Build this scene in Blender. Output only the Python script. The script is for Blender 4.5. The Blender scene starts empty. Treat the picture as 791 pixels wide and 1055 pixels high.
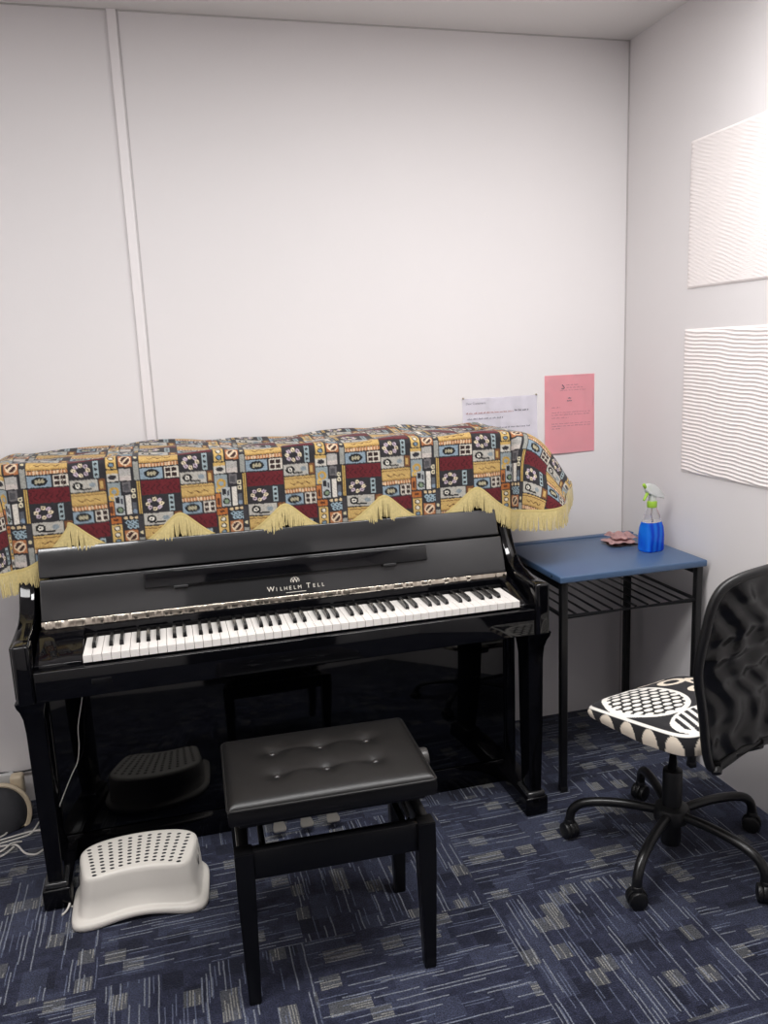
import bpy, bmesh, math, random
import numpy as np
from mathutils import Vector, Matrix
random.seed(7); rng = np.random.default_rng(7)
PI = math.pi
SC = bpy.context.scene
COL = SC.collection

# ------------------------------------------------------------------ helpers
def lin(c):
    def f(v):
        v /= 255.0
        return v / 12.92 if v <= 0.04045 else ((v + 0.055) / 1.055) ** 2.4
    return tuple(f(v) for v in c)

def new_mat(name):
    m = bpy.data.materials.new(name); m.use_nodes = True
    nt = m.node_tree
    return m, nt, nt.nodes['Principled BSDF']

def mat(name, rgb, rough=0.5, metal=0.0, spec=0.5, coat=0.0, trans=0.0, ior=1.5, sheen=0.0,
        noise=0.0, nscale=30.0, bump=0.0, bscale=200.0, emit=0.0):
    m, nt, b = new_mat(name)
    c = lin(rgb)
    b.inputs['Base Color'].default_value = (*c, 1)
    b.inputs['Roughness'].default_value = rough
    b.inputs['Metallic'].default_value = metal
    b.inputs['Specular IOR Level'].default_value = spec
    b.inputs['Coat Weight'].default_value = coat
    b.inputs['Coat Roughness'].default_value = 0.03
    b.inputs['Transmission Weight'].default_value = trans
    b.inputs['IOR'].default_value = ior
    b.inputs['Sheen Weight'].default_value = sheen
    N = nt.nodes; L = nt.links
    tc = N.new('ShaderNodeTexCoord')
    # every surface gets a faint procedural variation
    nz = N.new('ShaderNodeTexNoise'); nz.inputs['Scale'].default_value = nscale
    nz.inputs['Detail'].default_value = 3
    L.new(tc.outputs['Object'], nz.inputs['Vector'])
    mx = N.new('ShaderNodeMix'); mx.data_type = 'RGBA'
    k = noise if noise > 0 else 0.02
    mx.inputs[6].default_value = (*[max(0, v * (1 - k)) for v in c], 1)
    mx.inputs[7].default_value = (*[min(1, v * (1 + k)) for v in c], 1)
    L.new(nz.outputs['Fac'], mx.inputs[0])
    L.new(mx.outputs[2], b.inputs['Base Color'])
    if bump > 0:
        bz = N.new('ShaderNodeTexNoise'); bz.inputs['Scale'].default_value = bscale
        bz.inputs['Detail'].default_value = 4
        L.new(tc.outputs['Object'], bz.inputs['Vector'])
        bp = N.new('ShaderNodeBump'); bp.inputs['Strength'].default_value = bump
        bp.inputs['Distance'].default_value = 0.002
        L.new(bz.outputs['Fac'], bp.inputs['Height'])
        L.new(bp.outputs['Normal'], b.inputs['Normal'])
    return m

def attr_mat(name, rough=0.8, sheen=0.1, bump=0.25, bscale=900):
    m, nt, b = new_mat(name)
    N = nt.nodes; L = nt.links
    a = N.new('ShaderNodeAttribute'); a.attribute_name = 'weave'
    L.new(a.outputs['Color'], b.inputs['Base Color'])
    b.inputs['Roughness'].default_value = rough
    b.inputs['Sheen Weight'].default_value = sheen
    b.inputs['Specular IOR Level'].default_value = 0.25
    tc = N.new('ShaderNodeTexCoord'); nz = N.new('ShaderNodeTexNoise')
    nz.inputs['Scale'].default_value = bscale
    L.new(tc.outputs['Object'], nz.inputs['Vector'])
    bp = N.new('ShaderNodeBump'); bp.inputs['Strength'].default_value = bump; bp.inputs['Distance'].default_value = 0.001
    L.new(nz.outputs['Fac'], bp.inputs['Height']); L.new(bp.outputs['Normal'], b.inputs['Normal'])
    return m

def link(o, parent=None):
    COL.objects.link(o)
    if parent is not None:
        o.parent = parent
    return o

def obj(name, bm, m, parent=None, smooth=True, world=False, angle=40):
    """link a bmesh as ONE mesh object; world=True: coordinates are world, parent is an unrotated Empty"""
    me = bpy.data.meshes.new(name)
    bmesh.ops.recalc_face_normals(bm, faces=bm.faces)
    bm.to_mesh(me); bm.free()
    o = bpy.data.objects.new(name, me)
    if m is not None: me.materials.append(m)
    if smooth:
        me.polygons.foreach_set('use_smooth', [True] * len(me.polygons))
        try: me.set_sharp_from_angle(angle=math.radians(angle))
        except Exception: pass
    link(o, parent)
    if world and parent is not None:
        root = parent
        off = Vector((0, 0, 0))
        while root is not None:
            off += root.location; root = root.parent
        o.location = -off
    return o

def pymesh(name, V, F, m, parent=None, smooth=True, world=False):
    me = bpy.data.meshes.new(name)
    me.from_pydata([tuple(v) for v in V], [], F); me.update()
    o = bpy.data.objects.new(name, me)
    if m: me.materials.append(m)
    if smooth: me.polygons.foreach_set('use_smooth', [True] * len(me.polygons))
    link(o, parent)
    if world and parent is not None: o.location = -parent.location
    return o

def thing(name, label, cat, loc=(0, 0, 0), rz=0.0, group=None):
    o = bpy.data.objects.new(name, None); COL.objects.link(o)
    o.empty_display_size = 0.05
    o.location = loc; o.rotation_euler = (0, 0, rz)
    return tag(o, label, cat, group)

def tag(o, label, cat, group=None):
    o['label'] = label; o['category'] = cat
    if group: o['group'] = group
    return o

def struct(name, bm, m, parent=None, smooth=False):
    o = obj(name, bm, m, parent, smooth=smooth)
    if parent is None: o['kind'] = 'structure'
    return o

def B(): return bmesh.new()

def join(bm, src, mtx=None):
    if mtx is not None: bmesh.ops.transform(src, matrix=mtx, verts=src.verts)
    me = bpy.data.meshes.new('tmp'); src.to_mesh(me); src.free()
    bm.from_mesh(me); bpy.data.meshes.remove(me)

def box(bm, x0, x1, y0, y1, z0, z1, bev=0.0, seg=2, mtx=None):
    t = bmesh.new(); bmesh.ops.create_cube(t, size=1)
    for v in t.verts:
        v.co = Vector((x0 + (v.co.x + .5) * (x1 - x0), y0 + (v.co.y + .5) * (y1 - y0), z0 + (v.co.z + .5) * (z1 - z0)))
    if bev > 0:
        bmesh.ops.bevel(t, geom=list(t.edges), offset=bev, segments=seg, profile=0.5, affect='EDGES')
    join(bm, t, mtx); return bm

def frame_of(d):
    d = Vector(d).normalized()
    up = Vector((0, 0, 1)) if abs(d.z) < 0.95 else Vector((1, 0, 0))
    a = d.cross(up).normalized(); b = a.cross(d).normalized()
    return a, b

def tube(bm, pts, r, n=10, caps=True, closed=False):
    pts = [Vector(p) for p in pts]; N = len(pts)
    rr = r if isinstance(r, (list, tuple)) else [r] * N
    rings = []; pa = None
    for i, p in enumerate(pts):
        if closed: d = pts[(i + 1) % N] - pts[i - 1]
        else: d = pts[min(i + 1, N - 1)] - pts[max(i - 1, 0)]
        d.normalize()
        if pa is None: a, b = frame_of(d)
        else:
            a = pa - d * pa.dot(d)
            if a.length < 1e-6: a, b = frame_of(d)
            a.normalize(); b = d.cross(a)
        pa = a
        rings.append([bm.verts.new(p + (a * math.cos(2 * PI * k / n) + b * math.sin(2 * PI * k / n)) * rr[i]) for k in range(n)])
    M = N if closed else N - 1
    for i in range(M):
        A, C = rings[i], rings[(i + 1) % N]
        for k in range(n):
            try: bm.faces.new((A[k], A[(k + 1) % n], C[(k + 1) % n], C[k]))
            except ValueError: pass
    if caps and not closed:
        bm.faces.new(rings[0][::-1]); bm.faces.new(rings[-1])
    return bm

def spline(P, n=8):
    """Catmull-Rom through points"""
    P = [Vector(p) for p in P]; out = []
    for i in range(len(P) - 1):
        p0 = P[max(i - 1, 0)]; p1 = P[i]; p2 = P[i + 1]; p3 = P[min(i + 2, len(P) - 1)]
        for k in range(n):
            t = k / n
            out.append(0.5 * ((2 * p1) + (p2 - p0) * t + (2 * p0 - 5 * p1 + 4 * p2 - p3) * t * t + (3 * p1 - p0 - 3 * p2 + p3) * t ** 3))
    out.append(P[-1]); return out

def cyl(bm, p0, p1, r, n=20, bev=0.0):
    p0, p1 = Vector(p0), Vector(p1)
    if bev <= 0: return tube(bm, [p0, p1], r, n)
    d = (p1 - p0).normalized()
    return tube(bm, [p0, p0 + d * bev * .3, p0 + d * bev, p1 - d * bev, p1 - d * bev * .3, p1],
                [r - bev, r - bev * .3, r, r, r - bev * .3, r - bev], n)

def lathe(bm, prof, c=(0, 0, 0), n=32, mtx=None):
    t = bmesh.new(); rings = []
    for (r, z) in prof:
        if r < 1e-6: rings.append([t.verts.new((0, 0, z))])
        else: rings.append([t.verts.new((r * math.cos(2 * PI * k / n), r * math.sin(2 * PI * k / n), z)) for k in range(n)])
    for A, C in zip(rings, rings[1:]):
        for k in range(n):
            if len(A) == 1 and len(C) == 1: continue
            if len(A) == 1: t.faces.new((A[0], C[k], C[(k + 1) % n]))
            elif len(C) == 1: t.faces.new((A[k], A[(k + 1) % n], C[0]))
            else: t.faces.new((A[k], A[(k + 1) % n], C[(k + 1) % n], C[k]))
    M = Matrix.Translation(c) if mtx is None else mtx
    join(bm, t, M); return bm

def prism_x(bm, poly, x0, x1, bev=0.0, seg=2):
    """extrude a (y,z) polygon along x"""
    t = bmesh.new()
    vs = [t.verts.new((x0, y, z)) for y, z in poly]
    f = t.faces.new(vs)
    r = bmesh.ops.extrude_face_region(t, geom=[f])
    for v in r['geom']:
        if isinstance(v, bmesh.types.BMVert): v.co.x = x1
    bmesh.ops.recalc_face_normals(t, faces=t.faces)
    if bev > 0:
        es = [e for e in t.edges if len(e.link_faces) == 2 and e.calc_face_angle(0) > 0.6]
        bmesh.ops.bevel(t, geom=es, offset=bev, segments=seg, profile=0.5, affect='EDGES')
    join(bm, t); return bm

def text_bm(s, size, mtx, depth=0.0003):
    cu = bpy.data.curves.new('lettering', 'FONT'); cu.body = s; cu.size = size
    cu.align_x = 'CENTER'; cu.extrude = depth
    o = bpy.data.objects.new('lettering', cu); COL.objects.link(o)
    dg = bpy.context.evaluated_depsgraph_get(); dg.update()
    me = bpy.data.meshes.new_from_object(o.evaluated_get(dg))
    bm = bmesh.new(); bm.from_mesh(me)
    bpy.data.objects.remove(o); bpy.data.curves.remove(cu); bpy.data.meshes.remove(me)
    bmesh.ops.transform(bm, matrix=mtx, verts=bm.verts)
    return bm

def node_math(nt):
    def M(op, a, b=None, c=None):
        n = nt.nodes.new('ShaderNodeMath'); n.operation = op
        for i, v in enumerate((a, b, c)):
            if v is None: continue
            if isinstance(v, (int, float)): n.inputs[i].default_value = v
            else: nt.links.new(v, n.inputs[i])
        return n.outputs[0]
    return M

# ------------------------------------------------------------------ camera (calibrated)
CAM = (-.609, -2.8268, 1.4693); YAW, PITCH, ROLL, FPX = .25685, .19513, -.04143, 849.97
cy_, sy_ = math.cos(YAW), math.sin(YAW); cp_, sp_ = math.cos(PITCH), math.sin(PITCH)
fw = Vector((sy_ * cp_, cy_ * cp_, -sp_)); r0 = Vector((cy_, -sy_, 0)); u0 = r0.cross(fw)
rt = math.cos(ROLL) * r0 + math.sin(ROLL) * u0; up = -math.sin(ROLL) * r0 + math.cos(ROLL) * u0
cd = bpy.data.cameras.new('camera'); cam = bpy.data.objects.new('camera', cd); COL.objects.link(cam)
m4 = Matrix.Identity(4)
for i in range(3):
    m4[i][0] = rt[i]; m4[i][1] = up[i]; m4[i][2] = -fw[i]; m4[i][3] = CAM[i]
cam.matrix_world = m4
cd.sensor_fit = 'VERTICAL'; cd.sensor_height = 24.0; cd.lens = FPX / 1055 * 24.0
cd.clip_start = 0.02
SC.camera = cam
SC.view_settings.view_transform = 'Standard'
SC.view_settings.look = 'None'
SC.view_settings.exposure = 0.0

# ------------------------------------------------------------------ materials
def wall_mat(name, rgb):
    m, nt, b = new_mat(name); N = nt.nodes; L = nt.links
    tc = N.new('ShaderNodeTexCoord')
    n1 = N.new('ShaderNodeTexNoise'); n1.inputs['Scale'].default_value = 1.6; n1.inputs['Detail'].default_value = 5
    L.new(tc.outputs['Object'], n1.inputs['Vector'])
    c = lin(rgb)
    mx = N.new('ShaderNodeMix'); mx.data_type = 'RGBA'
    mx.inputs[6].default_value = (*[v * .97 for v in c], 1); mx.inputs[7].default_value = (*[min(1, v * 1.03) for v in c], 1)
    L.new(n1.outputs['Fac'], mx.inputs[0]); L.new(mx.outputs[2], b.inputs['Base Color'])
    b.inputs['Roughness'].default_value = .75; b.inputs['Specular IOR Level'].default_value = .25
    n2 = N.new('ShaderNodeTexNoise'); n2.inputs['Scale'].default_value = 160
    L.new(tc.outputs['Object'], n2.inputs['Vector'])
    bp = N.new('ShaderNodeBump'); bp.inputs['Strength'].default_value = .08; bp.inputs['Distance'].default_value = .002
    L.new(n2.outputs['Fac'], bp.inputs['Height']); L.new(bp.outputs['Normal'], b.inputs['Normal'])
    return m

def carpet_mat():
    m, nt, b = new_mat('carpet_tiles'); N = nt.nodes; L = nt.links; M = node_math(nt)
    tc = N.new('ShaderNodeTexCoord'); sp = N.new('ShaderNodeSeparateXYZ')
    # slight wobble keeps the tufted lines from being ruler straight
    wn = N.new('ShaderNodeTexNoise'); wn.inputs['Scale'].default_value = 14; L.new(tc.outputs['Object'], wn.inputs['Vector'])
    wob = M('MULTIPLY', M('SUBTRACT', wn.outputs['Fac'], .5), .006)
    L.new(tc.outputs['Object'], sp.inputs[0])
    X = M('ADD', M('ADD', sp.outputs[0], 9.88), wob); Y = M('ADD', M('ADD', sp.outputs[1], 10.98), wob)
    T = .5
    ix = M('FLOOR', M('DIVIDE', X, T)); iy = M('FLOOR', M('DIVIDE', Y, T))
    par = M('FRACT', M('MULTIPLY', M('ADD', ix, iy), .5))         # 0 or .5: quarter-turn laying
    turn = M('LESS_THAN', par, .25)
    def mix(a, c, f): return M('ADD', M('MULTIPLY', a, M('SUBTRACT', 1, f)), M('MULTIPLY', c, f))
    U = mix(X, Y, turn); V = mix(Y, X, turn)
    def white(vx, vy=None, vz=None):
        cb = N.new('ShaderNodeCombineXYZ')
        for i, v in enumerate((vx, vy, vz)):
            if v is None: continue
            if isinstance(v, (int, float)): cb.inputs[i].default_value = v
            else: L.new(v, cb.inputs[i])
        w = N.new('ShaderNodeTexWhiteNoise'); w.noise_dimensions = '3D'; L.new(cb.outputs[0], w.inputs['Vector'])
        return w.outputs['Value']
    tid = white(ix, iy, 3.3)
    def streak(cw, ln, thr, seed, duty):
        cu = M('DIVIDE', U, cw); ci = M('FLOOR', cu); cf = M('FRACT', cu)
        off = white(ci, tid, seed)
        ri = M('FLOOR', M('ADD', M('DIVIDE', V, ln), M('MULTIPLY', off, 17)))
        v = white(ci, ri, M('ADD', tid, seed))
        return M('MULTIPLY', M('GREATER_THAN', v, thr), M('LESS_THAN', cf, duty)), v
    def patch(cw, ln, thr, seed):
        ci = M('FLOOR', M('DIVIDE', U, cw)); off = white(ci, tid, seed)
        ri = M('FLOOR', M('ADD', M('DIVIDE', V, ln), M('MULTIPLY', off, 9)))
        v = white(ci, ri, M('ADD', tid, seed))
        return M('GREATER_THAN', v, thr)
    s1, _ = streak(.011, .11, .80, 1.7, .32)
    s2, _ = streak(.0085, .07, .84, 5.1, .36)
    s3, _ = streak(.007, .05, .55, 8.3, .45)         # dense lines, shown only inside patches
    p1 = patch(.042, .05, .89, 2.2)                   # beige rectangles
    p2 = patch(.06, .10, .72, 6.4)                    # paler blue rectangles
    p3 = patch(.05, .06, .85, 11.9)                   # dark rectangles
    fine = N.new('ShaderNodeTexNoise'); fine.inputs['Scale'].default_value = 300; fine.inputs['Detail'].default_value = 2
    L.new(tc.outputs['Object'], fine.inputs['Vector'])
    mid = N.new('ShaderNodeTexNoise'); mid.inputs['Scale'].default_value = 45; mid.inputs['Detail'].default_value = 4
    L.new(tc.outputs['Object'], mid.inputs['Vector'])
    def rgbmix(a, c, f):
        n = N.new('ShaderNodeMix'); n.data_type = 'RGBA'
        for s, v in ((6, a), (7, c)):
            if isinstance(v, tuple): n.inputs[s].default_value = (*lin(v), 1)
            else: L.new(v, n.inputs[s])
        if isinstance(f, (int, float)): n.inputs[0].default_value = f
        else: L.new(f, n.inputs[0])
        return n.outputs[2]
    c = rgbmix((30, 33, 50), (54, 58, 80), M('MULTIPLY', M('SUBTRACT', mid.outputs['Fac'], .3), 1.6))
    c = rgbmix(c, (20, 23, 38), M('MULTIPLY', p3, .7))
    c = rgbmix(c, (76, 82, 104), M('MULTIPLY', p2, .3))
    c = rgbmix(c, (104, 105, 104), M('MULTIPLY', p1, .45))
    c = rgbmix(c, (156, 154, 148), M('MULTIPLY', M('MULTIPLY', p1, s3), .55))
    c = rgbmix(c, (140, 145, 155), M('MULTIPLY', s1, .6))
    c = rgbmix(c, (110, 118, 140), M('MULTIPLY', s2, .5))
    fs = M('SUBTRACT', M('MULTIPLY', M('SUBTRACT', fine.outputs['Fac'], .5), 3.0), .1)
    hs = N.new('ShaderNodeHueSaturation'); L.new(c, hs.inputs['Color'])
    L.new(M('ADD', 1.0, fs), hs.inputs['Value'])
    L.new(hs.outputs[0], b.inputs['Base Color'])
    b.inputs['Roughness'].default_value = .95; b.inputs['Specular IOR Level'].default_value = .1
    b.inputs['Sheen Weight'].default_value = .15
    bp = N.new('ShaderNodeBump'); bp.inputs['Strength'].default_value = .6; bp.inputs['Distance'].default_value = .003
    L.new(M('ADD', fine.outputs['Fac'], M('MULTIPLY', s1, .5)), bp.inputs['Height']); L.new(bp.outputs['Normal'], b.inputs['Normal'])
    return m

WALL = wall_mat('painted_wall', (223, 219, 219))
CEIL = wall_mat('painted_ceiling', (222, 219, 217))
CARPET = carpet_mat()
GLOSS = mat('black_piano_lacquer', (6, 6, 9), rough=.05, spec=.42)
LEGLAC = mat('black_leg_lacquer', (7, 7, 10), rough=.14, spec=.32)
GLOSS2 = mat('black_piano_lacquer_lid', (40, 40, 41), rough=.12, spec=.5, coat=.4)
SATIN = mat('black_satin_metal', (16, 16, 18), rough=.38, spec=.5)
WOODBLK = mat('black_satin_wood', (11, 11, 13), rough=.28, spec=.45)
STEEL = mat('brushed_steel', (200, 190, 172), rough=.2, metal=1.0, noise=.15, nscale=60)
PEDAL = mat('dull_pedal_metal', (150, 146, 140), rough=.35, metal=.6)
IVORY = mat('white_key_plastic', (236, 231, 226), rough=.22, spec=.5)
EBONY = mat('black_key_plastic', (14, 14, 15), rough=.2, spec=.5)
LEATHER = mat('black_leather', (22, 21, 21), rough=.36, spec=.5, bump=.25, bscale=700)
WHITEPL = mat('white_plastic', (216, 211, 203), rough=.35, spec=.4)
BLUE = mat('blue_desk_board', (68, 91, 122), rough=.38, spec=.5, noise=.05, nscale=50)
BLUED = mat('dark_blue_edge', (30, 52, 88), rough=.4, spec=.4)
FRINGE = mat('gold_fringe', (200, 182, 126), rough=.6, sheen=.4, noise=.28, nscale=160)
BAND = mat('gold_braid', (188, 168, 108), rough=.55, sheen=.3, noise=.2, nscale=220)
BLKPL = mat('black_plastic', (17, 17, 18), rough=.4, spec=.5, bump=.1, bscale=500)

# ------------------------------------------------------------------ the room
XR, H = 1.10, 2.50
XL, YF = -2.1, -3.1
t = .1
struct('floor', box(B(), XL - t, XR + t, YF - t, t, -.1, 0), CARPET)
struct('ceiling', box(B(), XL - t, XR + t, YF - t, t, H, H + .1), CEIL)
struct('wall_back', box(B(), XL - t, XR + t, 0, t, 0, H), WALL)
struct('wall_right', box(B(), XR, XR + t, YF, 0, 0, H), WALL)
struct('wall_left', box(B(), XL - t, XL, YF, 0, 0, H), WALL)
struct('wall_front', box(B(), XL - t, XR + t, YF - t, YF, 0, H), WALL)
d = struct('unseen_dark_panel_1', box(B(), -.87, .32, YF + .001, YF + .04, 0, 2.46, .004), mat('dark_panel_paint', (34, 33, 36), rough=.5))  # unseen dark panel, added so the piano lid has something dark to reflect
hb = B(); tube(hb, [(-.8, YF + .04, 1.03), (-.8, YF + .08, 1.03), (-.69, YF + .08, 1.03)], .01)
obj('unseen_panel_handle', hb, STEEL, d)  # handle belonging to the added, unseen panel
TRIMM = mat('white_painted_batten', (228, 223, 223), rough=.5)
struct('trim_1', box(B(), -.663, -.635, -.009, 0, 0, H, .002), TRIMM)
struct('trim_2', box(B(), -.631, -.628, -.002, 0, 0, H), mat('grey_gap', (190, 186, 186)))
struct('trim_3', box(B(), XR - .004, XR, -.004, 0, .0, H), mat('corner_gap', (186, 180, 180)))
struct('trim_4', box(B(), XL, XR, -.004, 0, H - .004, H), mat('ceiling_gap', (186, 182, 180)))

# ------------------------------------------------------------------ upright piano
PX0, PX1 = -1.037, .452
piano = thing('upright_piano', 'glossy black upright piano with open keyboard lid against back wall', 'piano', (-.2925, -.3, 0))
def P(name, bm, m, parent=None, **k):
    return obj(name, bm, m, parent or piano, world=True, **k)

def side_poly():
    top = 1.175
    pts = [(-.03, 0.0), (-.03, top), (-.362, top), (-.368, .95), (-.394, .89), (-.422, .84), (-.447, .806), (-.468, .788), (-.5, .777),
           (-.56, .770), (-.62, .766), (-.655, .764), (-.655, .62), (-.425, .615), (-.42, 0.0)]
    return pts
for nm, a, c in (('side_panel', PX0, PX0 + .042), ('side_panel', PX1 - .04, PX1)):
    P(nm, prism_x(B(), side_poly(), a, c, .004, 3), GLOSS)
# cheek blocks at the fronts of the arms
for a, c in ((-1.028, -.984), (.402, .448)):
    P('cheek_block', box(B(), a, c, -.69, -.63, .615, .775, .010, 4), GLOSS)
P('top_lid', box(B(), PX0 + .002, PX1 - .002, -.366, -.02, 1.165, 1.188, .005), GLOSS)
P('upper_panel', box(B(), PX0 + .04, PX1 - .04, -.355, -.335, .74, 1.166, .002), GLOSS)
P('lower_panel', box(B(), PX0 + .04, PX1 - .04, -.42, -.40, .088, .62, .003), GLOSS)
P('back_board', box(B(), PX0 + .04, PX1 - .04, -.06, -.03, .1, 1.16, .0), WOODBLK)
P('plinth', box(B(), PX0 + .041, PX1 - .041, -.415, -.06, 0, .083, .003), GLOSS)
P('keybed', box(B(), PX0 + .041, PX1 - .041, -.652, -.42, .612, .66, .003), GLOSS)
P('key_slip', box(B(), -.984, .402, -.684, -.655, .617, .698, .004, 3), GLOSS)
kb = B(); prism_x(kb, [(-.50, .66), (-.50, .752), (-.545, .742), (-.6, .722), (-.655, .706), (-.655, .66)], -.984, -.866, .003)
P('key_block', kb, GLOSS)
kb = B(); prism_x(kb, [(-.50, .66), (-.50, .752), (-.545, .742), (-.6, .722), (-.655, .706), (-.655, .66)], .366, .402, .003)
P('key_block', kb, GLOSS)
# lock plate on the key slip
P('lock_plate', box(B(), -.845, -.795, -.6855, -.6835, .648, .664, .0008), mat('dark_lock', (40, 40, 42), rough=.3, metal=.8))
# legs: bracketed top, straight taper, toe block with a cap
def leg(a, c):
    b = B(); xm = (a + c) / 2; hw = (c - a) / 2
    prof = [(.614, .038, -.67, -.48), (.600, .036, -.665, -.50), (.585, .031, -.655, -.53), (.56, .0265, -.645, -.55), (.52, .0245, -.64, -.56), (.3, .0225, -.636, -.565), (.078, .0205, -.632, -.57)]
    rings = []
    for z, w, y0, y1 in prof:
        w = w * hw / .033
        rings.append([b.verts.new(v) for v in ((xm - w, y0, z), (xm + w, y0, z), (xm + w, y1, z), (xm - w, y1, z))])
    for A, C in zip(rings, rings[1:]):
        for k in range(4): b.faces.new((A[k], A[(k + 1) % 4], C[(k + 1) % 4], C[k]))
    b.faces.new(rings[0]); b.faces.new(rings[-1])
    es = [e for e in b.edges if abs((e.verts[0].co - e.verts[1].co).normalized().z) > .6]
    bmesh.ops.bevel(b, geom=es, offset=.004, segments=3, profile=.5, affect='EDGES')
    return b
for a, c in ((-1.034, -.968), (.392, .458)):
    lg = P('leg', leg(a, c), LEGLAC)
    tb = B(); box(tb, a - .004, c + .004, -.645, -.40, .003, .062, .005, 3)
    P('toe_block', tb, LEGLAC, lg)
    cb = B(); box(cb, a + .003, c - .003, -.640, -.556, .061, .078, .005, 3)
    P('toe_cap', cb, GLOSS2, lg)
    for yy in (-.62, -.43):
        wb = B(); cyl(wb, (a + .02, yy, .006), (c - .02, yy, .006), .006, 10)
        P('caster', wb, SATIN, lg)
# open fall board leaning back
LT = Matrix.Translation((0, -.493, .745)) @ Matrix.Translation((-.3, 0, 0)) @ Matrix.Rotation(math.radians(.35), 4, 'Y') @ Matrix.Translation((.3, 0, 0)) @ Matrix.Rotation(-math.atan2(.082, .2), 4, 'X')  # local z runs up the lid
def lidbox(x0, x1, y0, y1, z0, z1, bev=.003, seg=3): return box(B(), x0, x1, y0, y1, z0, z1, bev, seg, LT)
fb = P('fall_board', lidbox(-.979, .398, 0, .018, .022, .140, .004), GLOSS2)
P('lid_flap', lidbox(-.979, .392, -.004, .014, .144, .229, .004), GLOSS2, fb)
m, nt, hp = new_mat('wavy_polished_strip')
hp.inputs['Base Color'].default_value = (*lin((168, 160, 148)), 1); hp.inputs['Metallic'].default_value = 1; hp.inputs['Roughness'].default_value = .16
tcn = nt.nodes.new('ShaderNodeTexCoord'); mp = nt.nodes.new('ShaderNodeMapping'); mp.inputs['Scale'].default_value = (15, 3, 3)
nz = nt.nodes.new('ShaderNodeTexNoise'); nz.inputs['Scale'].default_value = 1.6; nz.inputs['Detail'].default_value = 2
bpn = nt.nodes.new('ShaderNodeBump'); bpn.inputs['Strength'].default_value = 1.0; bpn.inputs['Distance'].default_value = .014
nt.links.new(tcn.outputs['Object'], mp.inputs[0]); nt.links.new(mp.outputs[0], nz.inputs['Vector']); nt.links.new(nz.outputs['Fac'], bpn.inputs['Height']); nt.links.new(bpn.outputs['Normal'], hp.inputs['Normal'])
P('lid_hinge', box(B(), -.979, .398, -.0015, .010, -.004, .0225, .0012, 2, LT), m, fb)
rest = P('music_rest', lidbox(-.70, .142, -.012, .001, .085, .131, .003), GLOSS, fb)
for xx in (-.60, .02):
    P('rest_hinge', lidbox(xx - .02, xx + .02, -.0135, -.003, .078, .086, .001), SATIN, rest)
P('name_board', box(B(), -.984, .402, -.507, -.47, .66, .752, .004), GLOSS)
P('felt_strip', box(B(), -.866, .366, -.519, -.506, .70, .732, .001), mat('black_felt', (14, 13, 14), rough=.95, spec=.1))
# lettering on the fall board
FACE = LT @ Matrix.Translation((-.272, -.0006, 0)) @ Matrix.Rotation(PI / 2, 4, 'X')
LETTER = mat('silver_lettering', (226, 220, 208), rough=.35, metal=.2)
lb = B(); xx = -.083
for ch, big in (('W', 1), ('I', 0), ('L', 0), ('H', 0), ('E', 0), ('L', 0), ('M', 0), (' ', 0), ('T', 1), ('E', 0), ('L', 0), ('L', 0)):
    w = .019 if big else (.014 if ch == 'M' else (.012 if ch != ' ' else .007))
    if ch != ' ':
        join(lb, text_bm(ch, .021 if big else .0155, FACE @ Matrix.Translation((xx + w / 2, .040, 0))))
    xx += w + .0015
lt_ = P('lettering', lb, LETTER, fb, smooth=False)
ub = B(); box(ub, -.03, .03, .031, .0325, -.0002, .0003, 0, 1, FACE)
P('underline', ub, LETTER, fb, smooth=False)
eb = B()
join(eb, text_bm('W', .02, FACE @ Matrix.Translation((0, .0595, 0))))
for k in range(12):
    a = -PI * .12 + k * PI * 1.24 / 11
    pa = Vector((.0125 * math.cos(a), .066 + .0095 * math.sin(a), 0))
    box(eb, pa.x - .0011, pa.x + .0011, pa.y - .0011, pa.y + .0011, -.0002, .0003, 0, 1, FACE)
P('emblem', eb, LETTER, fb, smooth=False)
# 88 keys
KX0, KW = -.8625, 1.225 / 52
def mesh_of(bm):
    me = bpy.data.meshes.new('key'); bmesh.ops.recalc_face_normals(bm, faces=bm.faces); bm.to_mesh(me); bm.free(); return me
wk = B(); box(wk, -.01125, .01125, -.0, .15, 0, .02, .0009, 2)
wme = mesh_of(wk); wme.name = 'white_key'; wme.materials.append(IVORY)
bk = B()
rows = [(0.0, .0055, -.002), (.0015, .0052, .006), (.008, .0045, .0115), (.095, .0045, .0125), (.097, .0055, -.002)]
rr = []
for y, w, z in rows:
    rr.append([bk.verts.new((-w, y, z)), bk.verts.new((w, y, z)), bk.verts.new((.0056, y, -.002)), bk.verts.new((-.0056, y, -.002))])
for A, C in zip(rr, rr[1:]):
    for k in range(4): bk.faces.new((A[k], A[(k + 1) % 4], C[(k + 1) % 4], C[k]))
bk.faces.new(rr[0]); bk.faces.new(rr[-1]); bmesh.ops.remove_doubles(bk, verts=bk.verts, dist=.00001)
bme = mesh_of(bk); bme.name = 'black_key'; bme.materials.append(EBONY)
names = 'ABCDEFG'
for i in range(52):
    o = bpy.data.objects.new('white_key', wme); link(o, piano)
    o.location = Vector((KX0 + (i + .5) * KW, -.6655, .703)) - piano.location
    n = names[i % 7]
    if n in 'ACDFG' and i < 51:
        o = bpy.data.objects.new('black_key', bme); link(o, piano)
        off = {'A': .0022, 'C': -.0018, 'D': .0018, 'F': -.0025, 'G': 0}[n]
        o.location = Vector((KX0 + (i + 1) * KW + off, -.6155, .7235)) - piano.location
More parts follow.
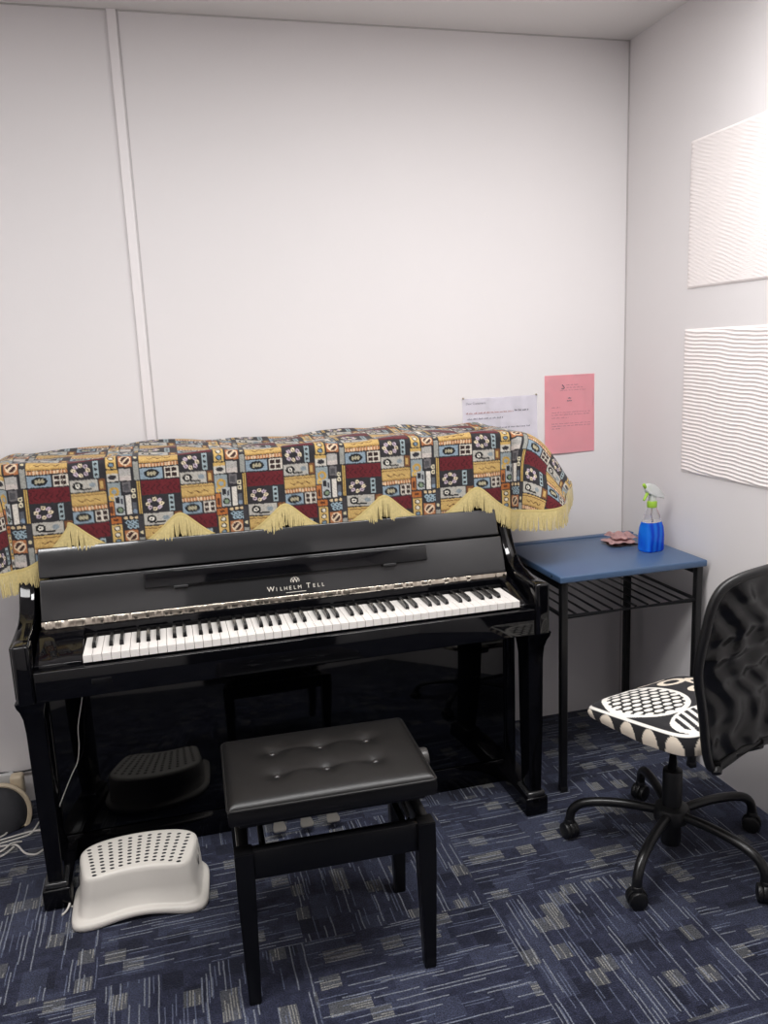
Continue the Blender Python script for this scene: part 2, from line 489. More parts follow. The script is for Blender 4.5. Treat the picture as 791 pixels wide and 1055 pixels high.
# pedals
for x in (-.372, -.287, -.204):
    b = B(); rings = []
    for y, w, z, h in ((-.41, .009, .036, .012), (-.45, .010, .040, .010), (-.485, .017, .040, .009), (-.505, .021, .037, .008), (-.515, .018, .034, .007)):
        rings.append([b.verts.new((x - w, y, z)), b.verts.new((x + w, y, z)), b.verts.new((x + w, y, z - h)), b.verts.new((x - w, y, z - h))])
    for A, C in zip(rings, rings[1:]):
        for k in range(4): b.faces.new((A[k], A[(k + 1) % 4], C[(k + 1) % 4], C[k]))
    b.faces.new(rings[0]); b.faces.new(rings[-1])
    bmesh.ops.bevel(b, geom=list(b.edges), offset=.0015, segments=2, affect='EDGES')
    P('pedal', b, PEDAL)

# ------------------------------------------------------------------ cloth cover over the piano
def cloth_color(S, T):
    """patchwork of reds, ochres, greys and blues: .30 m wide repeat, .22 m tall, half drop in the second column"""
    S = S % .30
    col = np.zeros(S.shape + (3,)); col[:] = (44, 42, 46)
    def paint(mask, c): col[mask] = c
    def ell(u, v, a, b, ra, rb): return ((u - a) / ra) ** 2 + ((v - b) / rb) ** 2 < 1
    def ring(u, v, a, b, r1, r2):
        d = (u - a) ** 2 + (v - b) ** 2; return (d < r2 * r2) & (d > r1 * r1)
    def rect(u, v, a, b, c, d): return (u > a) & (u < b) & (v > c) & (v < d)
    for c0, w, sh in ((0.0, .109, 0.0), (.109, .098, .11)):
        inc = (S >= c0) & (S < c0 + w)
        u = (S - c0) / w; v = (T + sh) % .22; uu = S - c0
        g = .002
        def blk(v0, v1, u0=0.0, u1=1.0): return inc & (v > v0 + g) & (v < v1 - g) & (uu > u0 * w + g) & (uu < u1 * w - g)
        r = blk(0, .045); paint(r, (104, 24, 32))
        q = r & (np.sin(uu * 420 + np.sin(v * 300) * 2) > .75) & (np.abs(v - .024) < .012 + .006 * np.sin(uu * 160)); paint(q, (72, 14, 22))
        # dark block with a flower of beads and a film strip
        k = blk(.045, .095)
        for j in range(8):
            a = j * PI / 4
            paint(k & ell(uu, v, .034 + .019 * math.cos(a), .07 + .014 * math.sin(a), .0062, .0055), ((222, 205, 168), (190, 170, 185))[j % 2])
            paint(k & ell(uu, v, .034 + .019 * math.cos(a), .07 + .014 * math.sin(a), .0024, .0022), (70, 48, 50))
        s = blk(.045, .095, .66, .84); paint(s, (150, 168, 172))
        for j in range(3): paint(s & ell(uu, v, .75 * w, .056 + .014 * j, .0045, .0042), (34, 34, 38))
        # cassette
        k = blk(.095, .132, 0, .78); paint(k, (176, 171, 160))
        paint(k & ell(uu, v, .022, .113, .0135, .0115), (26, 26, 28)); paint(k & ell(uu, v, .022, .113, .007, .006), (226, 220, 206))
        paint(k & ell(uu, v, .022, .113, .003, .0028), (30, 30, 32))
        paint(k & rect(uu, v, .03, .06, .121, .126), (26, 26, 28)); paint(k & ell(uu, v, .062, .112, .009, .007), (128, 140, 146))
        k = blk(.095, .132, .78, 1); paint(k, (122, 74, 40)); paint(k & rect(uu, v, .83 * w, .93 * w, .104, .124), (196, 158, 86))
        # ochre block
        k = blk(.132, .172); paint(k, (198, 160, 88)); paint(k & (np.abs(v - .140) < .0012), (116, 74, 40))
        paint(k & (np.abs(v - .155 - .003 * np.sin(uu * 260)) < .0016) & (uu > .02) & (uu < w - .02), (108, 70, 38))
        paint(k & (v > .165), (174, 132, 66))
        # thin striped strip
        k = blk(.170, .184); paint(k, (186, 120, 72)); paint(k & (np.sin(uu * 700) > .2), (222, 190, 150))
        # pale blue block with an oval
        k = blk(.184, .22, 0, .60); paint(k, (132, 152, 166))
        paint(k & ell(uu, v, .3 * w, .202, .021, .0125), (24, 26, 30))
        for j in (-1, 0, 1): paint(k & ell(uu, v, .3 * w + .0085 * j, .202, .0038, .0065), (170, 160, 128))
        k = blk(.184, .22, .60, 1); paint(k, (206, 196, 180))
        for j in (0, 1):
            for i in (0, 1):
                paint(k & rect(uu, v, (.66 + .16 * i) * w, (.78 + .16 * i) * w, .189 + .0145 * j, .200 + .0145 * j), (52, 34, 32))
    # the narrow column of small motifs
    inc = S >= .207; uu = S - .207; v = T % .22
    def blk(u0, u1, v0, v1): return inc & (uu > u0 + .0018) & (uu < u1 - .0018) & (v > v0 + .0018) & (v < v1 - .0018)
    k = blk(0, .035, 0, .03); paint(k, (196, 130, 52))
    k = blk(0, .040, .0, .055); paint(k, (138, 150, 152)); paint(k & ring(uu, v, .019, .028, .007, .014), (196, 150, 54)); paint(k & ring(uu, v, .012, .046, .003, .010), (214, 170, 78))
    k = blk(.040, .066, 0, .033); paint(k, (104, 100, 102)); paint(k & rect(uu, v, .046, .06, .008, .026), (76, 74, 78))
    for j in range(2): paint(blk(.064, .080, .02, .06) & ring(uu, v, .072, .028 + .016 * j, .003, .0068), (218, 206, 172))
    k = blk(.080, .093, 0, .098); paint(k, (206, 168, 84)); paint(k & (np.abs(uu - .0865) < .0012), (110, 80, 36))
    k = blk(.0, .016, .055, .098); paint(k, (186, 108, 50)); paint(k & ell(uu, v, .008, .08, .005, .012), (92, 48, 30))
    k = blk(.016, .046, .038, .098); paint(k, (168, 172, 172)); paint(k & rect(uu, v, .021, .031, .044, .062), (34, 34, 40)); paint(k & rect(uu, v, .034, .041, .050, .066), (60, 62, 74)); paint(k & ell(uu, v, .031, .082, .0105, .010), (36, 40, 36)); paint(k & ell(uu, v, .031, .082, .006, .006), (120, 140, 110))
    k = blk(.046, .064, .038, .098); paint(k, (214, 206, 194))
    k = blk(.064, .080, .06, .098); paint(k, (84, 88, 96)); paint(k & ell(uu, v, .072, .088, .006, .006), (122, 140, 160))
    k = blk(0, .034, .10, .122); paint(k, (178, 98, 40)); paint(k & rect(uu, v, .008, .024, .107, .113), (84, 40, 24))
    for j in range(3): paint(inc & ell(uu, v, .044 + .015 * j, .106, .0055, .0045), (214, 186, 140))
    for j in range(6): paint(inc & ell(uu, v, .048 + .013 * (j % 3) + .005 * (j // 3), .120 + .012 * (j // 3), .0068, .0062), (142, 166, 178))
    for j in range(6): paint(inc & ell(uu, v, .048 + .013 * (j % 3) + .005 * (j // 3), .120 + .012 * (j // 3), .003, .003), (44, 54, 62))
    k = blk(.002, .034, .122, .184); paint(k, (206, 168, 92))
    for j in range(3):
        paint(k & ell(uu, v, .018, .134 + .019 * j, .009, .0078), (40, 34, 30)); paint(k & ell(uu, v, .018, .134 + .019 * j, .0055, .005), ((216, 206, 184), (216, 206, 184), (110, 136, 156))[j])
    k = blk(.036, .076, .140, .180); paint(k, (176, 106, 62)); paint(k & ring(uu, v, .056, .160, .012, .0155), (224, 196, 160)); paint(k & ell(uu, v, .056, .160, .012, .012), (66, 36, 34)); paint(k & (np.abs((uu - .056) + (v - .160)) < .0035) & ell(uu, v, .056, .16, .013, .013), (222, 198, 164))
    k = blk(.0, .036, .184, .22); paint(k, (196, 190, 178)); paint(k & ell(uu, v, .018, .206, .011, .007), (46, 44, 50)); paint(k & (v < .196), (204, 164, 84))
    k = blk(.036, .070, .182, .22); paint(k, (172, 168, 162)); paint(k & (v > .204), (196, 184, 176))
    k = blk(.076, .093, .10, .22); paint(k & (v < .16), (58, 56, 60)); paint(k & (v > .165), (150, 150, 142)); paint(k & ell(uu, v, .0845, .15, .005, .005), (204, 190, 150))
    return col

HX0, HX1, YFR, ZT = PX0 - .004, PX1 + .004, -.374, 1.196
SL, SR = .24, .30
def hem(s):
    P_, xp = .306, .333
    s = np.asarray(s, float)
    base = .182 + .088 * (np.sqrt(np.sin(PI * (s - xp) / P_) ** 2 + .05) - .2236) / .80
    base = np.where(s > xp + P_ / 2, .268, base)
    lo = xp - 4 * P_
    kl = np.clip((lo - s) / (.5 * P_), 0, 1)
    base = np.where(s < lo, .190 + .115 * np.sin(kl * PI / 2) ** .85, base)
    dr = np.clip((s - HX1) / SR, 0, 1); dl = np.clip((HX0 - s) / SL, 0, 1)
    f = (1 - dr ** 2.6) ** (1 / 2.6) * np.where(s < HX0, (1 - dl ** 3) ** (1 / 3), 1)
    return base * f
def cloth_pos(s, tt):
    s = np.asarray(s, float); tt = np.asarray(tt, float)
    dsr = np.maximum(0, s - HX1); dsl = np.maximum(0, HX0 - s); ds = dsr + dsl; sg = np.where(dsr > 0, 1., -1.)
    dt = np.maximum(0, tt); r = np.hypot(ds, dt) + 1e-9
    ph = np.arctan2(ds, dt) / (PI / 2)
    flare = np.where(dsr > 0, 56., 74.)
    th = np.radians(88 + (flare - 88) * ph ** .7); b = .03 + .13 * ph
    rb = np.minimum(r, b)
    h = b / th * np.sin(th * rb / b) + (r - rb) * np.cos(th)
    v = b / th * (1 - np.cos(th * rb / b)) + (r - rb) * np.sin(th)
    # soft folds
    fold = np.clip(r / .2, 0, 1) * (.006 * np.sin(2 * PI * (s - .333) / .306 + PI / 2) + .004 * np.sin(s * 37 + 1.0))
    h = h + fold * np.clip(1 - ph, 0, 1) + np.clip(r / .2, 0, 1) * ph * .012 * np.sin(tt * 34 + 1.2)
    x = np.clip(s, HX0, HX1) + sg * h * ds / r
    y = YFR - np.minimum(tt, 0) - h * dt / r
    topz = .006 * np.sin(s * 9 + 1) * np.clip(-tt / .1, 0, 1) + .004 * np.sin(s * 23 + tt * 30) + .007 * np.clip(1 - np.abs(tt + .30) / .06, 0, 1)
    z = ZT + np.where(r < 1e-6, topz, topz * np.clip(1 - r / .05, 0, 1)) - v
    return x, y, z
ns = 720; nt_ = 230
sv = np.linspace(HX0 - SL + .001, HX1 + SR - .001, ns)
hv = hem(sv); TB = -.345
fr = np.linspace(0, 1, nt_)
Sg = np.repeat(sv[:, None], nt_, 1); Tg = TB + (hv[:, None] - TB) * fr[None, :]
X, Y, Z = cloth_pos(Sg, Tg)
cover = thing('piano_cover', 'multicoloured patchwork cloth with gold fringe draped over the piano top', 'cloth', (-.2925, -.2, 1.19))
me = bpy.data.meshes.new('cloth_sheet')
V = np.stack([X, Y, Z], -1).reshape(-1, 3)
idx = np.arange(ns * nt_).reshape(ns, nt_)
F = np.stack([idx[:-1, :-1], idx[1:, :-1], idx[1:, 1:], idx[:-1, 1:]], -1).reshape(-1, 4)
me.from_pydata(V.tolist(), [], F.tolist()); me.update()
ca = me.color_attributes.new('weave', 'FLOAT_COLOR', 'POINT')
cc = cloth_color(Sg + .985, Tg + .1425) / 255.
cc = (cc * .84 + cc.mean(-1, keepdims=True) * .16) * .95
cc = np.where(cc <= .04045, cc / 12.92, ((cc + .055) / 1.055) ** 2.4)
cc *= (1 + .12 * rng.standard_normal(cc.shape[:2]))[..., None].clip(.7, 1.3)
ca.data.foreach_set('color', np.concatenate([cc, np.ones(cc.shape[:2] + (1,))], -1).reshape(-1).astype(np.float32))
me.polygons.foreach_set('use_smooth', [True] * len(me.polygons))
me.materials.append(attr_mat('patchwork_cloth'))
sheet = link(bpy.data.objects.new('cloth_sheet', me), cover); sheet.location = -cover.location
# fringe: braid band along the hem and hanging strands
hs_ = np.linspace(HX0 - SL + .004, HX1 + SR - .004, 2600)
hx, hy, hz = cloth_pos(hs_, hem(hs_))
path = np.stack([hx, hy, hz], -1)
# right side hem
tt2 = np.linspace(0, TB, 150); sx_, sy2, sz2 = cloth_pos(np.full(150, HX1 + SR - .002), tt2)
path = np.concatenate([path, np.stack([sx_, sy2, sz2], -1)[1:]])
seg = np.linalg.norm(np.diff(path, axis=0), axis=1); arc = np.concatenate([[0], np.cumsum(seg)])
def at_arc(a): return np.stack([np.interp(a, arc, path[:, i]) for i in range(3)], -1)
cen = np.array([-.2925, -.15, 0])
def outward(p, a):
    q = at_arc(np.clip(a + .01, 0, arc[-1])) - at_arc(np.clip(a - .01, 0, arc[-1])); n = np.array([q[1], -q[0], 0.0]); n /= (np.linalg.norm(n) + 1e-9)
    c = np.array([max(0, p[0] - HX1) - max(0, HX0 - p[0]), min(0, p[1] - YFR), 0])
    return n if n @ c >= 0 else -n
bb = B(); prev = None
for a in np.arange(0, arc[-1], .006):
    p = at_arc(a); o_ = outward(p, a) * .003
    cur = [bb.verts.new(Vector(p + o_ + np.array([0, 0, .004]))), bb.verts.new(Vector(p + o_ * 1.7 + np.array([0, 0, -.004]))), bb.verts.new(Vector(p + o_ + np.array([0, 0, -.012])))]
    if prev:
        for k in range(2): bb.faces.new((prev[k], cur[k], cur[k + 1], prev[k + 1]))
    prev = cur
bo = obj('braid_band', bb, BAND, cover, world=True)
bb = B()
for lay in range(2):
    a = 0
    while a < arc[-1]:
        p = at_arc(a); o_ = outward(p, a)
        w = random.uniform(.0012, .0024); Ls = .060 * random.uniform(.88, 1.06)
        q = at_arc(min(a + .004, arc[-1])) - at_arc(max(a - .004, 0)); q[2] = 0; q /= (np.linalg.norm(q) + 1e-9)
        j1, j2 = random.gauss(0, .0025), random.gauss(0, .003)
        clump = .0035 * math.sin(a * 260 + 2 * math.sin(a * 60))
        vs = []
        for k in range(5):
            f = k / 4
            c = p + o_ * (.003 + .0015 * lay + f * (.002 + j2 * .6)) + q * (f * (j1 + clump)) + np.array([0, 0, -.004 - Ls * f])
            ww = w * (1 - .35 * f)
            vs.append((bb.verts.new(Vector(c - q * ww)), bb.verts.new(Vector(c + o_ * w * .8)), bb.verts.new(Vector(c + q * ww))))
        for A, C in zip(vs, vs[1:]):
            bb.faces.new((A[0], A[1], C[1], C[0])); bb.faces.new((A[1], A[2], C[2], C[1]))
        a += random.uniform(.002, .0034)
me = bpy.data.meshes.new('fringe'); bb.to_mesh(me); bb.free()
me.polygons.foreach_set('use_smooth', [True] * len(me.polygons)); me.materials.append(FRINGE)
fo = link(bpy.data.objects.new('fringe', me), cover); fo.location = -cover.location

# ------------------------------------------------------------------ piano bench
bench = thing('piano_bench', 'black adjustable piano bench with six-button tufted leather seat', 'bench', (-.306, -.995, 0), math.radians(-1.9))
def pad():
    nx, ny = 96, 68; hw, hd = .236, .165; zt, zb = .508, .456
    btn = [(-.118, .055), (0, .055), (.118, .055), (-.118, -.055), (0, -.055), (.118, -.055)]
    b = B(); rows = []
    def top(x, y):
        ex = 1 - abs(x) / hw; ey = 1 - abs(y) / hd
        z = zt + .008 * (1 - (x / hw) ** 2) * (1 - (y / hd) ** 2) - .012 * math.exp(-min(ex * hw, ey * hd) / .008)
        for i, (bx, by) in enumerate(btn):
            d = math.hypot(x - bx, y - by); z -= .013 * math.exp(-(d / .020) ** 1.2)
        for by in (.055, -.055):     # creases joining the buttons
            if abs(x) < .118: z -= .0035 * math.exp(-abs(y - by) / .007) * (.4 + .6 * abs(math.cos(x / .118 * PI)))
        return z
    grid = [[b.verts.new((hw * (2 * i / nx - 1), hd * (2 * j / ny - 1), top(hw * (2 * i / nx - 1), hd * (2 * j / ny - 1)))) for j in range(ny + 1)] for i in range(nx + 1)]
    for i in range(nx):
        for j in range(ny): b.faces.new((grid[i][j], grid[i + 1][j], grid[i + 1][j + 1], grid[i][j + 1]))
    per = [grid[i][0] for i in range(nx)] + [grid[nx][j] for j in range(ny)] + [grid[nx - i][ny] for i in range(nx)] + [grid[0][ny - j] for j in range(ny)]
    prev = per
    for z, k in ((zt - .016, 1.006), (zt - .030, 1.008), (zb + .006, 1.004), (zb, .985)):
        cur = [b.verts.new((v.co.x * k, v.co.y * k, z)) for v in per]
        n = len(per)
        for i in range(n): b.faces.new((prev[i], prev[(i + 1) % n], cur[(i + 1) % n], cur[i]))
        prev = cur
    b.faces.new(prev)
    return b, btn
pb, btn = pad()
seat = obj('seat', pb, LEATHER, bench, angle=50)
pp = B(); hw, hd = .2375, .1665
rc = .012; loop = []
for cx, cy, a0 in ((hw - rc, hd - rc, 0), (-hw + rc, hd - rc, 90), (-hw + rc, -hd + rc, 180), (hw - rc, -hd + rc, 270)):
    for k in range(5):
        a = math.radians(a0 + k * 22.5); loop.append((cx + rc * math.cos(a), cy + rc * math.sin(a), .494))
tube(pp, loop, .003, 8, closed=True); obj('piping', pp, LEATHER, seat)
for bx, by in btn:
    b = B(); lathe(b, [(0, .0045), (.004, .004), (.0075, .0018), (.0085, 0), (.0075, -.003), (0, -.003)], (bx, by, .5025), 16)
    obj('button', b, mat('bench_button', (38, 36, 36), rough=.22), seat)
fb_ = B(); box(fb_, -.215, .215, -.142, .142, .438, .457, .002); obj('seat_board', fb_, WOODBLK, bench)
for x in (-.21, .21):
    for y in (-.147, .147):
        b = B(); s = 1 if x > 0 else -1; sy = 1 if y > 0 else -1
        rings = []
        for z, w in ((.388, .021), (.30, .021), (0, .014)):
            x1 = x; y1 = y
            rings.append([b.verts.new(v) for v in ((x1 - w, y1 - w, z), (x1 + w, y1 - w, z), (x1 + w, y1 + w, z), (x1 - w, y1 + w, z))])
        for A, C in zip(rings, rings[1:]):
            for k in range(4): b.faces.new((A[k], A[(k + 1) % 4], C[(k + 1) % 4], C[k]))
        b.faces.new(rings[0]); b.faces.new(rings[-1])
        bmesh.ops.bevel(b, geom=list(b.edges), offset=.002, segments=2, affect='EDGES')
        obj('leg', b, WOODBLK, bench)
for y in (-.147, .147):
    obj('apron', box(B(), -.19, .19, y - .013, y + .013, .318, .388, .002), WOODBLK, bench)
for x in (-.21, .21):
    obj('apron', box(B(), x - .013, x + .013, -.127, .127, .318, .388, .002), WOODBLK, bench)
# scissor lift
for x in (-.175, .175):
    for sg_ in (-1, 1):
        b = B()
        A = Vector((x + .005 * sg_, -.115 * sg_, .374)); C = Vector((x + .005 * sg_, .115 * sg_, .436))
        M_ = Matrix.Translation((A + C) / 2) @ Matrix.Rotation(math.atan2(C.z - A.z, C.y - A.y), 4, 'X')
        L_ = (C - A).length / 2
        box(b, -.003, .003, -L_, L_, -.010, .010, .001, 1, M_); obj('scissor_arm', b, SATIN, bench)
for x in (-.165, .165):
    b = B(); cyl(b, (x, -.12, .372), (x, .12, .372), .007, 12); obj('cross_rod', b, SATIN, bench)
b = B(); cyl(b, (-.17, 0, .425), (.235, 0, .445), .006, 12); obj('spindle', b, SATIN, bench)
b = B(); cyl(b, (.228, .0, .462), (.262, .0, .462), .026, 24, .005); obj('adjusting_knob', b, mat('grey_knob', (58, 56, 55), rough=.35), bench)

# ------------------------------------------------------------------ desk
desk = thing('school_desk', 'small blue-topped desk on black metal frame in the corner', 'desk', (.814, -.32, 0))
DX0, DX1, DY0, DY1, DZ = .548, 1.08, -.558, -.085, .745
def Dk(name, bm, m, parent=None): return obj(name, bm, m, parent or desk, world=True)
tb = B(); box(tb, DX0, DX1, DY0, DY1 - .034, DZ - .022, DZ, .004, 3)
top = Dk('desk_top', tb, BLUE)
Dk('pencil_rail', box(B(), DX0, DX1, DY1 - .030, DY1, DZ - .022, DZ + .004, .003), BLUE, top)
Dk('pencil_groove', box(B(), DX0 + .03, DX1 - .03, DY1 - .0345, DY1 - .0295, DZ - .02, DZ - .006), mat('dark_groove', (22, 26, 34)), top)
for x in (.569, 1.06):
    for y in (-.537, -.108):
        b = B(); box(b, x - .0115, x + .0115, y - .0115, y + .0115, .006, DZ - .022, .003, 3); lg = Dk('leg', b, SATIN)
        b = B(); box(b, x - .0125, x + .0125, y - .0125, y + .0125, 0, .02, .003); Dk('rubber_foot', b, BLKPL, lg)
for y in (-.108,):
    Dk('top_rail', box(B(), .58, 1.049, y - .009, y + .009, DZ - .045, DZ - .022, .002), SATIN)
for x in (.569, 1.06):
    Dk('top_rail', box(B(), x - .009, x + .009, -.526, -.119, DZ - .05, DZ - .022, .002), SATIN)
sh = B(); ZS = .606
for y in (-.537, -.13): cyl(sh, (.575, y, ZS), (1.054, y, ZS), .0075, 12)
for x in (.571, 1.058): cyl(sh, (x, -.53, ZS), (x, -.12, ZS), .0075, 12)
rk = Dk('book_shelf', sh, SATIN)
for k in range(10):
    x = .615 + k * .0435
    b = B(); tube(b, [(x, -.533, ZS + .004), (x, -.13, ZS + .004)], .004, 8); Dk('shelf_rod', b, SATIN, rk)
b = B(); cyl(b, (DX0 - .002, -.50, DZ - .010), (DX0 + .002, -.50, DZ - .010), .004, 12); Dk('screw', b, STEEL, top)

# ------------------------------------------------------------------ spray bottle and cloth on the desk
bot = thing('spray_bottle', 'small clear spray bottle of bright blue liquid on the blue desk', 'spray bottle', (.988, -.372, DZ + .0005), math.radians(12))
bot.scale = (1.12, 1.1, 1.27)
def sq_loft(bm, prof, n=40, p=4.0, cap=True):
    rings = []
    for (rx, ry, z) in prof:
        ring = []
        for k in range(n):
            a = 2 * PI * k / n; c, s = math.cos(a), math.sin(a)
            f = (abs(c) ** p + abs(s) ** p) ** (-1 / p)
            ring.append(bm.verts.new((rx * c * f, ry * s * f, z)))
        rings.append(ring)
    for A, C in zip(rings, rings[1:]):
        for k in range(n): bm.faces.new((A[k], A[(k + 1) % n], C[(k + 1) % n], C[k]))
    if cap: bm.faces.new(rings[0][::-1]); bm.faces.new(rings[-1])
    return bm
CLEAR = mat('clear_plastic', (250, 250, 250), rough=.03, trans=1.0, ior=1.12, spec=.5)
m_, nt__, pb_ = new_mat('blue_liquid')
pb_.inputs['Base Color'].default_value = (*lin((20, 110, 250)), 1); pb_.inputs['Transmission Weight'].default_value = .45
pb_.inputs['Roughness'].default_value = .05; pb_.inputs['IOR'].default_value = 1.33
tcb = nt__.nodes.new('ShaderNodeTexCoord'); wvb = nt__.nodes.new('ShaderNodeTexWave'); wvb.inputs['Scale'].default_value = 14; wvb.inputs['Distortion'].default_value = 3
rmp = nt__.nodes.new('ShaderNodeMix'); rmp.data_type = 'RGBA'; rmp.inputs[6].default_value = (*lin((8, 70, 215)), 1); rmp.inputs[7].default_value = (*lin((40, 140, 255)), 1)
nt__.links.new(tcb.outputs['Object'], wvb.inputs['Vector']); nt__.links.new(wvb.outputs['Fac'], rmp.inputs[0]); nt__.links.new(rmp.outputs[2], pb_.inputs['Base Color'])
LIQ = m_
b = B(); sq_loft(b, [(.033, .026, 0), (.0365, .029, .004), (.0365, .029, .045), (.034, .027, .066), (.029, .023, .080)]); liq = obj('blue_liquid', b, LIQ, bot)
b = B(); sq_loft(b, [(.029, .023, .0805), (.024, .019, .098), (.017, .014, .112), (.012, .012, .122), (.012, .012, .128)], p=3.0)
obj('clear_shoulder', b, CLEAR, bot)
GREEN = mat('green_plastic', (150, 190, 62), rough=.4); WTR = mat('translucent_white_plastic', (232, 234, 232), rough=.3, trans=.35, ior=1.3)
b = B(); lathe(b, [(0, .120), (.0145, .120), (.0155, .123), (.0155, .134), (.0145, .137), (0, .137)], n=20); obj('collar', b, GREEN, bot)
b = B(); tube(b, [(.002, 0, .079), (-.003, 0, .10), (.001, 0, .121)], .0022, 8); obj('dip_tube', b, mat('tube_plastic', (196, 186, 184), rough=.4), bot)
b = B()
rings = []
for x, z0, z1, w in ((-.030, .168, .180, .006), (-.018, .160, .186, .010), (.0, .150, .184, .012), (.018, .146, .174, .0115), (.036, .142, .160, .008), (.048, .138, .148, .005)):
    rings.append([b.verts.new(v) for v in ((x, -w, z0), (x, w, z0), (x, w * .8, z1), (x, -w * .8, z1))])
for A, C in zip(rings, rings[1:]):
    for k in range(4): b.faces.new((A[k], A[(k + 1) % 4], C[(k + 1) % 4], C[k]))
b.faces.new(rings[0]); b.faces.new(rings[-1])
bmesh.ops.bevel(b, geom=list(b.edges), offset=.002, segments=2, affect='EDGES')
box(b, -.008, .010, -.008, .008, .134, .156, .002)
obj('spray_head', b, WTR, bot)
b = B(); tube(b, [(-.006, 0, .176), (-.016, 0, .166), (-.026, 0, .152), (-.034, 0, .142)], [.0055, .0055, .0045, .0035], 10)
obj('trigger', b, GREEN, bot)
b = B(); cyl(b, (-.027, 0, .176), (-.036, 0, .186), .005, 14, .001); obj('nozzle', b, GREEN, bot)

PINKC = mat('pink_cloth', (218, 178, 176), rough=.9, sheen=.2, bump=.4, bscale=600, noise=.08)
rag = thing('folded_cloth', 'crumpled folded pink cloth lying beside the spray bottle', 'cloth', (.938, -.245, DZ)); rag.scale = (.85, .85, 1.3)
def fold_sheet(x0, x1, y0, y1, z, amp, seed, skew):
    rr_ = random.Random(seed); b = B(); n = 26; g = []
    ph = [rr_.uniform(0, 6) for _ in range(4)]
    for i in range(n + 1):
        row = []
        for j in range(n + 1):
            u, v = i / n, j / n
            x = x0 + (x1 - x0) * u + .006 * math.sin(v * 9 + ph[0]); y = y0 + (y1 - y0) * v + skew * u + .006 * math.sin(u * 8 + ph[1])
            e = min(u, 1 - u, v, 1 - v); 
            zz = z + amp * (.5 + .5 * math.sin(v * 14 + u * 5 + ph[2])) * min(1, e * 7) + .25 * amp * math.sin(u * 17 + ph[3])
            row.append(b.verts.new((x, y, max(zz, z - .001))))
        g.append(row)
    for i in range(n):
        for j in range(n): b.faces.new((g[i][j], g[i + 1][j], g[i + 1][j + 1], g[i][j + 1]))
    ex = bmesh.ops.solidify(b, geom=list(b.faces), thickness=.0035)
    return b
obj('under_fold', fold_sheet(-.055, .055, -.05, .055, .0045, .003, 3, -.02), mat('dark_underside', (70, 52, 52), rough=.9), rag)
obj('middle_fold', fold_sheet(-.062, .052, -.052, .05, .0115, .005, 5, -.018), PINKC, rag)
obj('upper_fold', fold_sheet(-.03, .058, -.035, .06, .0205, .010, 9, -.02), PINKC, rag)

# ------------------------------------------------------------------ notices on the back wall
INK = mat('grey_ink', (156, 152, 164), rough=.9); INKD = mat('dark_ink', (112, 106, 116), rough=.9)
INKR = mat('red_ink', (192, 150, 150), rough=.9)
def sheet_paper(name, label, x0, x1, z0, z1, rgb, curl):
    root = thing(name, label, 'notice', ((x0 + x1) / 2, 0, z0))
    b = B(); n = 14; g = []
    for i in range(n + 1):
        row = []
        for j in range(n + 1):
            u, v = i / n, j / n
            off = -.0015 - curl * ((1 - v) ** 3) * (.4 + .6 * math.sin(u * 3 + .5)) - .0008 * math.sin(u * 7 + v * 5)
            row.append(b.verts.new((x0 + (x1 - x0) * u - root.location.x, off, z0 + (z1 - z0) * v - z0)))
        g.append(row)
    for i in range(n):
        for j in range(n): b.faces.new((g[i][j], g[i + 1][j], g[i + 1][j + 1], g[i][j + 1]))
    bmesh.ops.solidify(b, geom=list(b.faces), thickness=.0004)
    p = obj('paper', b, mat(name + '_paper', rgb, rough=.8, spec=.2, noise=.03), root)
    return root, p
def words(root, rows, x0, yoff, m, name='printed_text'):
    b = B(); rr_ = random.Random(len(rows) + int(x0 * 1000))
    for (xa, xb, z, h, y) in rows:
        x = xa
        while x < xb - .002:
            w = min(rr_.uniform(.006, .02), xb - x)
            # small letter-like dashes
            xx = x
            while xx < x + w - .001:
                lw = rr_.uniform(.0012, .0026); hh = h * rr_.choice((.6, .6, .75, 1.0))
                box(b, xx, min(xx + lw, x + w), y - .0001, y, z, z + hh); xx += lw + .0008
            x += w + .0035
    return obj(name, b, m, root, smooth=False)
wr, wp = sheet_paper('wall_notice', 'white landscape notice pinned on the wall, partly behind the piano cover', .443, .737, 1.073, 1.280, (246, 243, 250), .0)
zb = 1.073
def rel(x, z): return x - wr.location.x, z - zb
tm = Matrix.Translation((.494 - wr.location.x, -.0032, 1.258 - zb)) @ Matrix.Rotation(PI / 2, 4, 'X')
obj('heading', text_bm('Dear Customers,', .011, tm, .0001), INK, wr, smooth=False)
words(wr, [(.455 - wr.location.x, .64 - wr.location.x, 1.2235 - zb, .0055, -.0032)], 0, 0, INKR, 'red_text')
words(wr, [(.645 - wr.location.x, .70 - wr.location.x, 1.226 - zb, .0062, -.0032)], .3, 0, INKD, 'bold_text')
words(wr, [(.46 - wr.location.x, .60 - wr.location.x, 1.203 - zb, .0055, -.0032), (.50 - wr.location.x, .71 - wr.location.x, 1.166 - zb, .0055, -.0032), (.62 - wr.location.x, .725 - wr.location.x, 1.112 - zb, .0055, -.0032)], .1, 0, INK)
for x in (.445, .731):
    b = B(); lathe(b, [(0, .006), (.003, .005), (.0035, .002), (.003, 0)], n=12, mtx=Matrix.Translation((x - wr.location.x, -.003, 1.2815 - zb)) @ Matrix.Rotation(PI / 2, 4, 'X'))
    obj('drawing_pin', b, STEEL, wr)
pr, ppaper = sheet_paper('wall_notice', 'pink portrait notice taped on the back wall above the desk', .767, .972, 1.056, 1.347, (252, 192, 200), .006)
zb = 1.056; cx = pr.location.x
